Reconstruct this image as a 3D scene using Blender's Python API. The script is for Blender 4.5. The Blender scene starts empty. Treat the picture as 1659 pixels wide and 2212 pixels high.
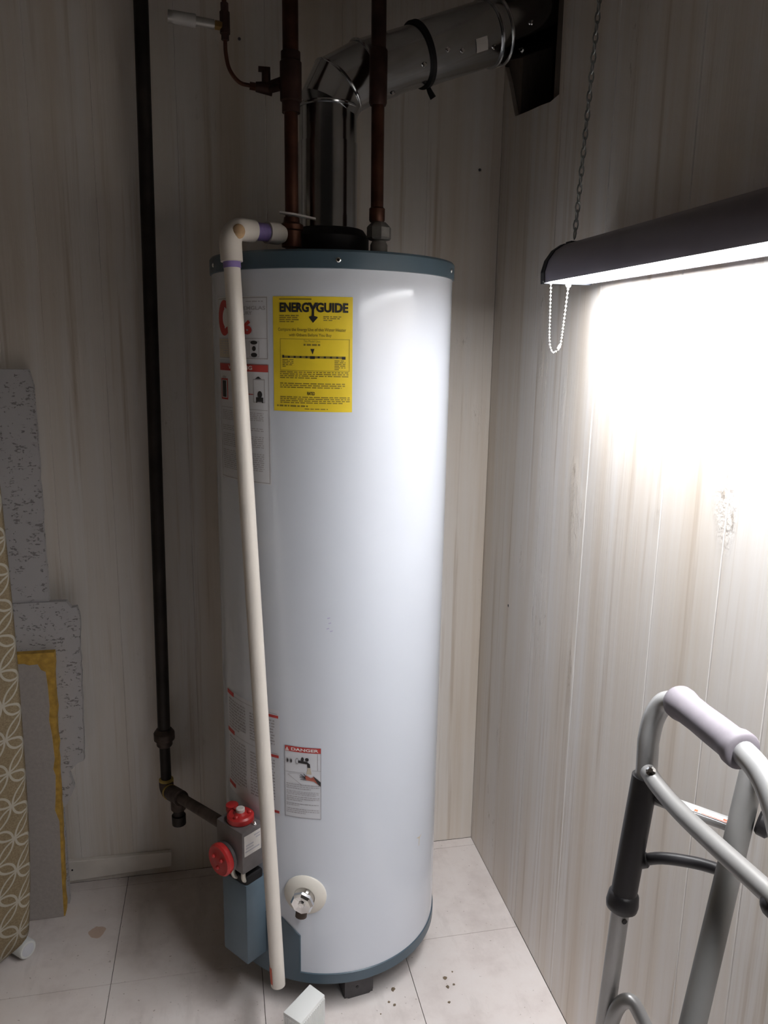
import bpy, bmesh, math, random
from mathutils import Vector, Matrix
random.seed(7)
S = bpy.context.scene
COL = S.collection
PI = math.pi
V = Vector

# ------------------------------------------------------------------ camera, world, exposure
cd = bpy.data.cameras.new('camera'); cam = bpy.data.objects.new('camera', cd); COL.objects.link(cam)
cd.sensor_fit = 'HORIZONTAL'; cd.sensor_width = 36.0; cd.lens = 1691.474 / 1659 * 36.0
cd.clip_start = 0.02; cd.clip_end = 50
def cam_matrix(loc, yaw, pitch, roll):
    sy, cy, sp, cp = math.sin(yaw), math.cos(yaw), math.sin(pitch), math.cos(pitch)
    fw = V((sy*cp, cy*cp, -sp)); r = V((cy, -sy, 0)); u = r.cross(fw)
    r2 = r*math.cos(roll) + u*math.sin(roll); u2 = u*math.cos(roll) - r*math.sin(roll)
    m = Matrix((r2, u2, -fw)).transposed().to_4x4(); m.translation = loc
    return m
cam.matrix_world = cam_matrix(V((-.6309, -1.7825, 1.2864)), .20849, .20958, .016793)
S.camera = cam
S.view_settings.view_transform = 'Standard'; S.view_settings.look = 'None'
S.view_settings.gamma = 1.0; S.view_settings.use_curve_mapping = False
S.view_settings.exposure = 0.0
W = bpy.data.worlds.new('world'); S.world = W; W.use_nodes = True
W.node_tree.nodes['Background'].inputs['Color'].default_value = (1.0, .86, .74, 1)
W.node_tree.nodes['Background'].inputs['Strength'].default_value = 0.006
LAMP_STRENGTH = 33.0          # glow of the diffuser
BEAM_WATTS, BEAM_SPREAD = 3.8, 95.0   # the light strip's downward beam through its lens
LAMP_COLOR = (.98, .985, 1.0)

# ------------------------------------------------------------------ helpers
def link(o, parent=None):
    COL.objects.link(o)
    if parent is not None: o.parent = parent
    return o
def tag(o, label=None, cat=None, group=None, kind=None):
    if label: o['label'] = label
    if cat: o['category'] = cat
    if group: o['group'] = group
    if kind: o['kind'] = kind
    return o
def thing(name, label, cat, loc=(0, 0, 0), group=None):
    o = bpy.data.objects.new(name, None); o.location = loc; o.empty_display_size = .05
    link(o); return tag(o, label, cat, group)
def build(name, bm, mats, parent=None, smooth=False, angle=35, recalc=True):
    if recalc: bmesh.ops.recalc_face_normals(bm, faces=bm.faces)
    me = bpy.data.meshes.new(name); bm.to_mesh(me); bm.free()
    for m in (mats if isinstance(mats, (list, tuple)) else [mats]): me.materials.append(m)
    if smooth:
        for p in me.polygons: p.use_smooth = True
        try: me.set_sharp_from_angle(angle=math.radians(angle))
        except Exception: pass
    o = bpy.data.objects.new(name, me)
    link(o)
    if parent is not None:
        o.parent = parent
        o.matrix_parent_inverse = Matrix.Identity(4)
        # geometry is given in world space: shift it into the parent's frame
        w = V((0, 0, 0)); q = parent
        while q is not None: w += V(q.location); q = q.parent
        me.transform(Matrix.Translation(-w))
    return o
def B(): return bmesh.new()
def box(bm, lo, hi, M=None, mi=0):
    vs = [bm.verts.new(V((x, y, z)) if M is None else M @ V((x, y, z))) for x in (lo[0], hi[0]) for y in (lo[1], hi[1]) for z in (lo[2], hi[2])]
    for f in ((0,1,3,2), (4,6,7,5), (0,4,5,1), (2,3,7,6), (0,2,6,4), (1,5,7,3)):
        fc = bm.faces.new([vs[i] for i in f]); fc.material_index = mi
    return vs
def bevel(bm, w, seg=2):
    bmesh.ops.bevel(bm, geom=list(bm.edges), offset=w, segments=seg, affect='EDGES', profile=.5, clamp_overlap=True)
def prism(bm, pts, vec, mi=0):
    """extrude a 3-D polygon along vec"""
    a = [bm.verts.new(V(p)) for p in pts]; b = [bm.verts.new(V(p) + V(vec)) for p in pts]
    n = len(a)
    bm.faces.new(a).material_index = mi; bm.faces.new(list(reversed(b))).material_index = mi
    for i in range(n):
        j = (i+1) % n
        bm.faces.new((a[i], b[i], b[j], a[j])).material_index = mi
def frame_from(d):
    d = d.normalized(); n = V((0, 0, 1)) if abs(d.z) < .9 else V((1, 0, 0))
    n = (n - d*n.dot(d)).normalized(); return n, d.cross(n)
def tube(bm, pts, r, seg=16, cap=True, mi=0, sq=None):
    """mitred sweep along a polyline; r a number or one per point"""
    pts = [V(p) for p in pts]; N = len(pts)
    rs = r if isinstance(r, (list, tuple)) else [r]*N
    dirs = [(pts[i+1]-pts[i]).normalized() if (pts[i+1]-pts[i]).length > 1e-9 else None for i in range(N-1)]
    for i in range(N-1):
        if dirs[i] is None: dirs[i] = dirs[i-1] if i else dirs[i+1]
    n, b = frame_from(dirs[0]); rings = []
    for i in range(N):
        d = dirs[max(0, i-1)]
        if i > 1:
            q = dirs[i-2].rotation_difference(dirs[i-1]); n = q @ n; b = q @ b
        m = d if i in (0, N-1) else (dirs[i-1]+dirs[i]).normalized()
        ring = []
        for k in range(seg):
            a = 2*PI*k/seg; o = (n*math.cos(a) + b*math.sin(a)*(sq or 1))*rs[i]
            t = -o.dot(m)/max(.2, d.dot(m)); ring.append(bm.verts.new(pts[i]+o+d*t))
        rings.append(ring)
    for i in range(N-1):
        for k in range(seg):
            j = (k+1) % seg
            bm.faces.new((rings[i][k], rings[i][j], rings[i+1][j], rings[i+1][k])).material_index = mi
    if cap:
        bm.faces.new(list(reversed(rings[0]))).material_index = mi
        bm.faces.new(rings[-1]).material_index = mi
def lathe(bm, prof, origin, axis=(0, 0, 1), seg=32, mi=0, caps=True):
    """prof: (radius, height) list along the axis"""
    d = V(axis).normalized(); n, b = frame_from(d); o = V(origin); rings = []
    for r, h in prof:
        rings.append([bm.verts.new(o + d*h + (n*math.cos(2*PI*k/seg) + b*math.sin(2*PI*k/seg))*max(r, 1e-5)) for k in range(seg)])
    for i in range(len(rings)-1):
        for k in range(seg):
            j = (k+1) % seg
            bm.faces.new((rings[i][k], rings[i][j], rings[i+1][j], rings[i+1][k])).material_index = mi
    if caps:
        bm.faces.new(list(reversed(rings[0]))).material_index = mi; bm.faces.new(rings[-1]).material_index = mi
def sphere(bm, c, r, seg=10, ring=7, sc=(1, 1, 1)):
    M = Matrix.Translation(V(c)) @ Matrix.Diagonal((r*sc[0], r*sc[1], r*sc[2], 1))
    bmesh.ops.create_uvsphere(bm, u_segments=seg, v_segments=ring, radius=1, matrix=M)
def curve_pts(ctrl, n=10):
    """Catmull-Rom through control points"""
    P = [V(c) for c in ctrl]; P = [P[0]*2-P[1]] + P + [P[-1]*2-P[-2]]; out = []
    for i in range(1, len(P)-2):
        for k in range(n):
            t = k/n; a, b2, c, d = P[i-1], P[i], P[i+1], P[i+2]
            out.append(.5*((2*b2) + (c-a)*t + (2*a-5*b2+4*c-d)*t*t + (3*b2-a-3*c+d)*t**3))
    out.append(P[-2]); return out

# ------------------------------------------------------------------ materials
class NT:
    def __init__(s, name):
        s.m = bpy.data.materials.new(name); s.m.use_nodes = True; s.t = s.m.node_tree
        s.b = s.t.nodes['Principled BSDF']
    def n(s, kind, **kw):
        nd = s.t.nodes.new(kind)
        for k, v in kw.items():
            if hasattr(nd, k): setattr(nd, k, v)
            else: nd.inputs[k].default_value = v
        return nd
    def l(s, a, b): s.t.links.new(a, b)
    def math(s, op, a, b=None, c=None, clamp=False):
        nd = s.t.nodes.new('ShaderNodeMath'); nd.operation = op; nd.use_clamp = clamp
        for i, x in enumerate((a, b, c)):
            if x is None: continue
            if isinstance(x, (int, float)): nd.inputs[i].default_value = x
            else: s.l(x, nd.inputs[i])
        return nd.outputs[0]
    def pos(s, scale=(1, 1, 1), loc=(0, 0, 0)):
        g = s.n('ShaderNodeNewGeometry'); mp = s.n('ShaderNodeMapping')
        mp.inputs['Scale'].default_value = scale; mp.inputs['Location'].default_value = loc
        s.l(g.outputs['Position'], mp.inputs['Vector']); return mp.outputs['Vector']
    def noise(s, vec, scale, detail=3, rough=.5):
        nd = s.n('ShaderNodeTexNoise'); s.l(vec, nd.inputs['Vector'])
        nd.inputs['Scale'].default_value = scale; nd.inputs['Detail'].default_value = detail; nd.inputs['Roughness'].default_value = rough
        return nd.outputs['Fac']
    def ramp(s, fac, stops):
        nd = s.n('ShaderNodeValToRGB'); e = nd.color_ramp.elements
        while len(e) < len(stops): e.new(.5)
        for el, (p, c) in zip(e, stops): el.position = p; el.color = (*c, 1) if len(c) == 3 else c
        s.l(fac, nd.inputs['Fac']); return nd.outputs['Color']
    def mix(s, fac, a, b, mode='MIX'):
        nd = s.n('ShaderNodeMix', data_type='RGBA', blend_type=mode)
        for sock, x in ((nd.inputs[0], fac), (nd.inputs[6], a), (nd.inputs[7], b)):
            if isinstance(x, (int, float)): sock.default_value = x
            elif isinstance(x, tuple): sock.default_value = (*x, 1)
            else: s.l(x, sock)
        return nd.outputs[2]
    def bump(s, h, strength=.2, dist=.002):
        nd = s.n('ShaderNodeBump'); nd.inputs['Strength'].default_value = strength; nd.inputs['Distance'].default_value = dist
        s.l(h, nd.inputs['Height']); s.l(nd.outputs['Normal'], s.b.inputs['Normal'])
    def color(s, c):
        if isinstance(c, tuple): s.b.inputs['Base Color'].default_value = (*c, 1)
        else: s.l(c, s.b.inputs['Base Color'])
    def set(s, rough=.5, metal=0, spec=.5):
        s.b.inputs['Roughness'].default_value = rough; s.b.inputs['Metallic'].default_value = metal
        s.b.inputs['Specular IOR Level'].default_value = spec
def mk(name, c, rough=.5, metal=0, var=.12, scale=30, bump=0, spec=.5, stretch=(1, 1, 1)):
    t = NT(name); f = t.noise(t.pos(stretch), scale, 3)
    lo = tuple(max(0, x*(1-var)) for x in c); hi = tuple(min(1, x*(1+var)) for x in c)
    t.color(t.ramp(f, [(.3, lo), (.7, hi)])); t.set(rough, metal, spec)
    if bump: t.bump(f, bump, .001)
    return t.m

def wall_mat(name, stretch_axis):
    t = NT(name)
    p = t.pos((38, 38, 1.1)); fine = t.noise(p, 1.0, 5, .62)
    p2 = t.pos((11, 11, .45), (3, 1, 7)); broad = t.noise(p2, 1.0, 4, .6)
    p3 = t.pos((150, 150, 5)); grain = t.noise(p3, 1.0, 3, .6)
    c = t.ramp(broad, [(.30, (.62, .52, .41)), (.44, (.72, .65, .57)), (.60, (.79, .755, .72)), (.72, (.68, .60, .51))])
    c = t.mix(t.ramp(fine, [(.56, (0, 0, 0)), (.74, (1, 1, 1))]), c, (.47, .37, .265))
    c = t.mix(t.math('MULTIPLY', grain, .35), c, (.80, .765, .73))
    # scattered knots and dark flecks
    kn = t.noise(t.pos((9, 9, 3.2), (5, 2, 1)), 1.0, 2)
    kd = t.noise(t.pos((60, 60, 22)), 1.0, 4, .7)
    kmask = t.ramp(kn, [(.60, (0, 0, 0)), (.68, (1, 1, 1))])
    fle = t.math('MULTIPLY', kmask, t.ramp(kd, [(.60, (0, 0, 0)), (.67, (1, 1, 1))]))
    c = t.mix(t.math('MULTIPLY', fle, .55), c, (.30, .235, .165))
    t.color(c); t.set(.42, 0, .45)
    rough = t.noise(t.pos((95, 95, 60)), 1.0, 3, .7)
    h = t.math('ADD', t.math('MULTIPLY', grain, .25), t.math('MULTIPLY', t.math('MULTIPLY', kmask, rough), .9))
    t.bump(h, .8, .0026)
    return t.m
M_WALL = wall_mat('printed_wood_panelling', 0)
M_GROOVE = mk('pale_groove', (.86, .83, .80), .5, 0, .04, 20)  # paler colour for the bevelled edges of the right wall planks
def floor_mat():
    t = NT('marbled_vinyl_tile')
    a = t.noise(t.pos((1, 1, 1)), 7, 6, .65); b = t.noise(t.pos((3.5, 1, 1), (2, 5, 0)), 5, 5, .6)
    c = t.ramp(a, [(.28, (.66, .59, .565)), (.5, (.80, .735, .71)), (.72, (.84, .79, .77))])
    c = t.mix(t.math('MULTIPLY', t.ramp(b, [(.55, (0, 0, 0)), (.75, (1, 1, 1))]), .5), c, (.50, .45, .42))
    sp = t.noise(t.pos((1, 1, 1)), 130, 2)
    c = t.mix(t.math('MULTIPLY', t.ramp(sp, [(.70, (0, 0, 0)), (.75, (1, 1, 1))]), .6), c, (.28, .22, .18))
    # rust-coloured stain
    g = t.n('ShaderNodeNewGeometry'); d = t.n('ShaderNodeVectorMath', operation='DISTANCE')
    t.l(g.outputs['Position'], d.inputs[0]); d.inputs[1].default_value = (-.928, -.179, 0)
    wob = t.math('ADD', d.outputs['Value'], t.math('MULTIPLY', t.math('SUBTRACT', t.noise(t.pos(), 45, 3), .5), .016))
    c = t.mix(t.math('MULTIPLY', t.math('LESS_THAN', wob, .0175), .55), c, (.46, .24, .10))
    t.color(c); t.set(.38, 0, .4); t.bump(a, .08, .001)
    return t.m
M_FLOOR = floor_mat()
M_JOINT = mk('dark_tile_joint', (.10, .085, .075), .9)
M_DARKWOOD = mk('dark_rough_stud', (.13, .105, .085), .85, bump=.3, stretch=(8, 8, 1))
M_CAVITY = mk('cavity_shade_black', (.02, .018, .02), .95)  # near-black colour puts the unlit depth of the flue opening into the lining
M_CEIL = mk('ceiling_paint', (.34, .31, .28), .9)
M_ENAMEL = mk('white_enamel_jacket', (.66, .70, .775), .13, 0, .015, 4, spec=.5)
M_BLUE = mk('slate_blue_painted_steel', (.062, .098, .128), .35, 0, .08, 12, bump=.03)
M_BLUELT = mk('blue_grey_cover_paint', (.105, .150, .19), .45, 0, .08, 15, bump=.04)
M_BLACK = mk('matt_black_iron', (.012, .011, .012), .6, .3)
M_BLACKPIPE = mk('black_iron_pipe', (.030, .024, .021), .55, .5, .35, 18, bump=.1)
M_RUSTPIPE = mk('rusty_pipe_fittings', (.085, .062, .052), .6, .5, .4, 45, bump=.2)
M_YELLOWDOPE = mk('yellow_pipe_dope', (.50, .36, .10), .7, 0, .3, 60)
M_COPPER = mk('tarnished_copper', (.10, .042, .026), .48, .75, .4, 22)
M_COPPERDK = mk('blackened_copper', (.055, .028, .022), .55, .6, .4, 30)
M_BRASS = mk('old_brass', (.30, .19, .07), .4, .85, .25, 40)
M_ZINC = mk('galvanised_duct', (.56, .58, .60), .16, 1.0, .10, 14, bump=.03)
M_STEEL = mk('grey_steel_union', (.36, .35, .33), .42, .7, .2, 30)
M_CHROME = mk('chrome_plate', (.78, .78, .78), .08, 1, .03, 10)
M_PVC = mk('cream_plastic_pipe', (.70, .655, .60), .38, 0, .04, 10)
M_PVCST = mk('brown_cement_stain', (.42, .28, .15), .6, 0, .3, 60)
M_PURPLE = mk('purple_primer', (.20, .145, .36), .5, 0, .2, 50)
M_PURPLEF = mk('faint_purple_pen', (.46, .44, .62), .3, 0, .05)
M_RED = mk('red_plastic', (.46, .026, .026), .38, 0, .12, 40)
M_REDPRINT = mk('red_print', (.52, .05, .045), .5, 0, .06)
M_ORANGE = mk('orange_red_tag', (.62, .10, .045), .5, 0, .08)
M_GREYBODY = mk('grey_cast_valve_body', (.175, .16, .16), .45, .35, .12, 40, bump=.08)
M_PAPER = mk('pale_grey_sticker', (.62, .59, .56), .5, 0, .06)
M_DULL = mk('dull_grey_wrap', (.34, .33, .32), .5, 0, .1)
M_LABEL = mk('white_label_film', (.65, .665, .71), .35, 0, .03)
M_YELLOW = mk('yellow_energy_label', (.80, .60, .03), .45, 0, .05)
M_INK = mk('black_ink', (.022, .02, .022), .5, 0, .05)
M_GREYINK = mk('grey_fine_print', (.40, .39, .42), .5, 0, .1)
M_YINK = mk('small_black_print_on_yellow', (.25, .185, .03), .5, 0, .12)
M_TAN = mk('tan_print_panel', (.56, .50, .40), .5, 0, .05)
M_PINKINK = mk('skin_print', (.40, .11, .075), .5, 0, .1)
M_WHITEINK = mk('white_print', (.78, .74, .73), .45, 0, .03)
M_CREAM = mk('cream_escutcheon', (.72, .685, .62), .4, 0, .04)
M_CREAMTUBE = mk('pale_gas_tube', (.60, .57, .50), .35, .3, .05)
M_LEG = mk('dark_grey_steel_leg', (.085, .08, .085), .55, .3, .2, 40)
M_HOUSING = mk('dark_purple_grey_housing', (.30, .28, .345), .32, .2, .06, 12)
M_CAP = mk('black_plastic_end_cap', (.012, .014, .02), .4)
M_WALKER = mk('silver_grey_painted_tube', (.42, .42, .42), .33, .35, .05, 20)
M_WALKERDK = mk('grey_anodised_bar', (.25, .245, .24), .4, .4, .05, 20)
M_SLEEVE = mk('charcoal_plastic_sleeve', (.028, .026, .029), .42, 0, .1, 30)
M_GRIP = mk('mauve_grey_foam_grip', (.215, .195, .22), .65, 0, .06, 60, bump=.08)
M_RUBBER = mk('grey_rubber_tip', (.10, .10, .10), .8)
M_BASE = mk('dusty_white_painted_trim', (.80, .75, .69), .5, 0, .1, 14)
M_BOXWHITE = mk('white_vinyl', (.74, .755, .745), .5, 0, .03, 12)
M_FIBRE = mk('yellow_fibreglass', (.52, .315, .06), .9, 0, .25, 70, bump=.5)
M_FACING = mk('grey_pebbled_facing', (.40, .365, .34), .7, 0, .06, 140, bump=.5)
M_CRUMB = mk('brown_crumb', (.20, .15, .10), .9, 0, .3, 200)
M_BEAD = mk('nickel_beads', (.72, .71, .69), .22, .7, .05)
M_CHAIN = mk('zinc_chain', (.33, .35, .34), .4, .85, .1)
def acoustic_mat():
    t = NT('fissured_acoustic_tile')
    sp = t.noise(t.pos((1, 1, 1)), 55, 3, .7); wm = t.noise(t.pos((1, 1, 2.6)), 105, 2, .5)
    mask = t.math('MULTIPLY', t.ramp(sp, [(.53, (0, 0, 0)), (.58, (1, 1, 1))]), t.ramp(wm, [(.52, (0, 0, 0)), (.57, (1, 1, 1))]))
    c = t.mix(mask, (.52, .505, .51), (.27, .255, .25)); t.color(c); t.set(.9, 0, .2)
    t.bump(t.math('SUBTRACT', 1.0, mask), .6, .003); return t.m
M_ACOU = acoustic_mat()
def curtain_mat():
    t = NT('interlocking_ring_curtain_cloth')
    uv = t.n('ShaderNodeUVMap'); mp = t.n('ShaderNodeMapping')
    t.l(uv.outputs['UV'], mp.inputs['Vector'])
    mp.inputs['Rotation'].default_value = (0, 0, math.radians(45)); mp.inputs['Scale'].default_value = (1/.052, 1/.052, 1)
    sx = t.n('ShaderNodeSeparateXYZ'); t.l(mp.outputs['Vector'], sx.inputs[0])
    a = t.math('ABSOLUTE', t.math('SUBTRACT', t.math('FRACT', sx.outputs[0]), .5))
    b = t.math('ABSOLUTE', t.math('SUBTRACT', t.math('FRACT', sx.outputs[1]), .5))
    def ring(x, y):
        d = t.math('SQRT', t.math('ADD', t.math('MULTIPLY', x, x), t.math('MULTIPLY', y, y)))
        return t.math('ABSOLUTE', t.math('SUBTRACT', d, .667))
    r = t.math('MINIMUM', ring(a, b), t.math('MINIMUM', ring(t.math('SUBTRACT', a, 1.0), b), ring(a, t.math('SUBTRACT', b, 1.0))))
    line = t.math('LESS_THAN', r, .040)
    wv = t.noise(t.pos((1, 1, 1)), 320, 2)
    base = t.ramp(wv, [(.3, (.235, .18, .11)), (.7, (.33, .265, .17))])
    t.color(t.mix(line, base, (.50, .465, .39))); t.set(.9, 0, .2); t.bump(t.math('ADD', t.math('MULTIPLY', wv, .4), line), .3, .0012)
    return t.m
M_CURT = curtain_mat()
def lamp_mat():
    t = NT('glowing_diffuser'); t.color((.9, .9, .9)); t.set(.4)
    t.b.inputs['Emission Color'].default_value = (*LAMP_COLOR, 1); t.b.inputs['Emission Strength'].default_value = LAMP_STRENGTH
    return t.m
M_LAMP = lamp_mat()

# ------------------------------------------------------------------ the setting
Z1 = 2.4
bm = B(); box(bm, (-2.1, -2.6, -.06), (.4, .06, -.0025)); floor = tag(build('floor', bm, M_JOINT), 'dark joints of the tiled floor', kind='structure')
xs = [0.0, -.2693] + [-.2693-.305*k for k in range(1, 7)]
ys = [0.0, -.0316] + [-.0316-.305*k for k in range(1, 9)]
for i in range(len(xs)-1):
    for j in range(len(ys)-1):
        g = .0007; x1, x0, y1, y0 = xs[i]-g, xs[i+1]+g, ys[j]-g, ys[j+1]+g
        bm = B(); box(bm, (x0, y0, -.004), (x1, y1, random.uniform(-.0002, .0002)))
        build('tile', bm, M_FLOOR, floor)
bm = B(); box(bm, (-2.1, .010, 0), (.40, .06, Z1)); wb = tag(build('wall_back', bm, M_DARKWOOD), kind='structure')
gx = [0, -.17, -.36, -.52, -.70, -.865, -.985, -1.07, -1.27, -1.42, -1.62, -1.78, -2.0]
for a, b in zip(gx, gx[1:]):
    bm = B(); box(bm, (b+.0001, 0, 0), (a-.0001, .0105, Z1)); bevel(bm, .0008, 1)
    build('plank', bm, M_WALL, wb)
bm = B()   # right wall: studs and sheathing behind the planks with the opening for the flue
box(bm, (.009, -.083, 0), (.075, .010, Z1)); box(bm, (.009, -2.6, 0), (.075, -.256, Z1)); box(bm, (.009, -.256, 0), (.075, -.083, 1.735))
wr = tag(build('wall_right', bm, M_DARKWOOD), kind='structure')
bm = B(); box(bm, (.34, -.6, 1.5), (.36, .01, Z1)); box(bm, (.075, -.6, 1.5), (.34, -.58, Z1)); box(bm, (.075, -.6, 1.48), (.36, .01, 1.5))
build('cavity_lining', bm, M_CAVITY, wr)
gy = [-.32, -.525, -.765, -.915, -1.025, -1.23, -1.45, -1.60, -1.83, -2.03, -2.25]
bm = B(); prism(bm, [(.0, 0, 0), (0, -.3194, 0), (0, -.3194, Z1), (0, -.292, Z1), (0, -.303, 1.746), (0, -.262, 1.744), (0, -.218, 1.750), (0, -.15, 1.757), (0, -.076, 1.766), (0, -.03, 1.845), (0, 0, 1.885)], (.009, 0, 0))
build('plank', bm, M_WALL, wr)
for a, b in zip(gy, gy[1:]):
    bm = B(); box(bm, (0, b+.0001, 0), (.0095, a-.0001, Z1)); bevel(bm, .0016, 1)
    for f_ in bm.faces:
        f_.normal_update(); f_.material_index = int(abs(f_.normal.x) > .2 and abs(f_.normal.y) > .2)
    build('plank', bm, [M_WALL, M_GROOVE], wr)
for (p_, d_, w_) in (((-.049, 0, 1.672), (0, -1, 0), wb), ((0, -.182, .713), (-1, 0, 0), wr), ((-.571, 0, 1.891), (0, -1, 0), wb)):
    bm = B(); lathe(bm, [(.0032, -.001), (.0032, .0006), (.0012, .0012)], p_, d_, 10); build('nail_head', bm, M_LEG, w_)
bm = B(); box(bm, (-2.1, -2.6, Z1), (.4, .06, Z1+.05)); tag(build('ceiling', bm, M_CEIL), kind='structure')
bm = B(); box(bm, (-2.15, -2.6, 0), (-2.1, .06, Z1)); tag(build('wall_left', bm, M_DARKWOOD), kind='structure')
bm = B(); prism(bm, [(-1.10, 0, .010), (-.776, 0, .024), (-.775, 0, .063), (-1.10, 0, .069)], (0, -.013, 0)); bevel(bm, .002, 2)
bb = tag(build('baseboard_back', bm, M_BASE), kind='structure')
bm = B(); lathe(bm, [(.0022, 0), (.0022, .001), (.001, .0014)], (-1.005, -.0128, .045), (0, -1, 0), 10); build('nail_head', bm, M_INK, bb)

# ------------------------------------------------------------------ water heater
TX, TY, TR = -.4158, -.2705, .2226
def cyl(az, z, r=TR):
    a = math.radians(az); return V((TX + r*math.cos(a), TY + r*math.sin(a), z))
heater = thing('water_heater', 'tall white gas water heater with blue top and base rims standing in the corner', 'water heater', (TX, TY, 0))
Z0, ZT = .088, 1.409
bm = B(); lathe(bm, [(TR-.004, Z0-.002), (TR, Z0), (TR, ZT), (TR-.003, ZT+.003)], (TX, TY, 0), seg=128)
build('jacket', bm, M_ENAMEL, heater, True)
bm = B(); lathe(bm, [(TR+.0015, ZT-.004), (TR+.003, ZT-.003), (TR+.003, ZT+.022), (TR+.0005, ZT+.0255), (TR-.008, ZT+.026), (.02, ZT+.027)], (TX, TY, 0), seg=128)
top = build('top_cap', bm, M_BLUE, heater, True)
for az in (-96, -30, -165):
    bm = B(); lathe(bm, [(.004, 0), (.004, .0012), (.0025, .0024)], cyl(az, ZT+.009, TR+.003), (math.cos(math.radians(az)), math.sin(math.radians(az)), 0), 12); build('screw', bm, M_CHROME, top)
bm = B(); lathe(bm, [(TR-.02, .066), (TR-.001, .067), (TR+.002, .069), (TR+.002, Z0+.002), (TR, Z0+.003)], (TX, TY, 0), seg=128)
build('base_ring', bm, M_BLUE, heater, True)
# blue burner panel wrapped on the lower left of the jacket
def patch(bm, poly, r, n=40, thick=0.0, mi=0):
    """poly: (az, z) convex outline wrapped on the tank as a strip of quads"""
    a0 = min(p[0] for p in poly); a1 = max(p[0] for p in poly); cols = []
    for i in range(n+1):
        a = a0 + (a1-a0)*i/n; a = min(max(a, a0+1e-6), a1-1e-6); zs = []
        for (p, q) in zip(poly, poly[1:]+poly[:1]):
            if (p[0]-a)*(q[0]-a) <= 0 and p[0] != q[0]:
                zs.append(p[1] + (q[1]-p[1])*(a-p[0])/(q[0]-p[0]))
        cols.append((a, min(zs), max(zs)))
    prev = None
    for a, lo, hi in cols:
        cur = (bm.verts.new(cyl(a, lo, r)), bm.verts.new(cyl(a, hi, r)))
        if prev and (hi-lo > 1e-7): bm.faces.new((prev[0], cur[0], cur[1], prev[1])).material_index = mi
        prev = cur
bm = B(); patch(bm, [(-190, .088), (-113.8, .088), (-113.8, .172), (-123.5, .203), (-190, .203)], TR+.0022)
build('burner_panel', bm, M_BLUE, heater, True, recalc=False)
bm = B(); 
for p, q in (((-113.8, .088), (-113.8, .172)), ((-113.8, .172), (-123.5, .203)), ((-123.5, .203), (-185, .203))):
    n = max(2, int(abs(p[0]-q[0])/2)+1)
    tube(bm, [cyl(p[0]+(q[0]-p[0])*k/n, p[1]+(q[1]-p[1])*k/n, TR+.001) for k in range(n+1)], .0018, 6)
build('panel_edge', bm, M_BLUE, heater, True)
for az in (-81, -201, 39):
    bm = B(); M = Matrix.Translation(cyl(az, 0, TR-.043)) @ Matrix.Rotation(math.radians(az-90), 4, 'Z')
    # folded channel foot: front flange and two sides
    vs = [(-.030, .012, .068), (.030, .012, .068), (.030, .012, .008), (.022, .012, 0), (-.022, .012, 0), (-.030, .012, .008)]
    prism(bm, [M @ V(p) for p in vs], M.to_3x3() @ V((0, -.003, 0)))
    box(bm, (-.030, -.028, 0), (-.027, .0095, .068), M); box(bm, (.027, -.028, 0), (.030, .0095, .068), M); box(bm, (-.0265, -.028, 0), (.0265, .0085, .003), M)
    lg = build('leg', bm, M_LEG, heater)
    bm = B(); lathe(bm, [(.003, 0), (.003, .0008)], M @ V((.004, .0121, .022)), M.to_3x3() @ V((0, 1, 0)), 10); build('bolt_hole', bm, M_INK, lg)
# draft hood and its feet
HX, HY = -.426, -.27
bm = B(); lathe(bm, [(.058, 1.447), (.069, 1.449), (.070, 1.456), (.070, 1.478), (.060, 1.492), (.056, 1.4935)], (HX+.006, HY, 0), seg=48)
lathe(bm, [(.042, ZT+.0262), (.042, 1.449)], (HX+.006, HY, 0), seg=32)
hood = build('draft_hood', bm, M_BLACK, heater, True)
for a in (-125, -62, 90):
    c = V((HX+.006+.060*math.cos(math.radians(a)), HY+.060*math.sin(math.radians(a)), 0))
    M = Matrix.Translation(c) @ Matrix.Rotation(math.radians(a+90), 4, 'Z')
    bm = B(); box(bm, (-.009, -.0012, ZT+.027), (.009, .0012, 1.452), M); box(bm, (-.009, -.012, ZT+.0265), (.009, .0012, ZT+.0285), M); build('foot', bm, M_STEEL, hood)

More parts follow.
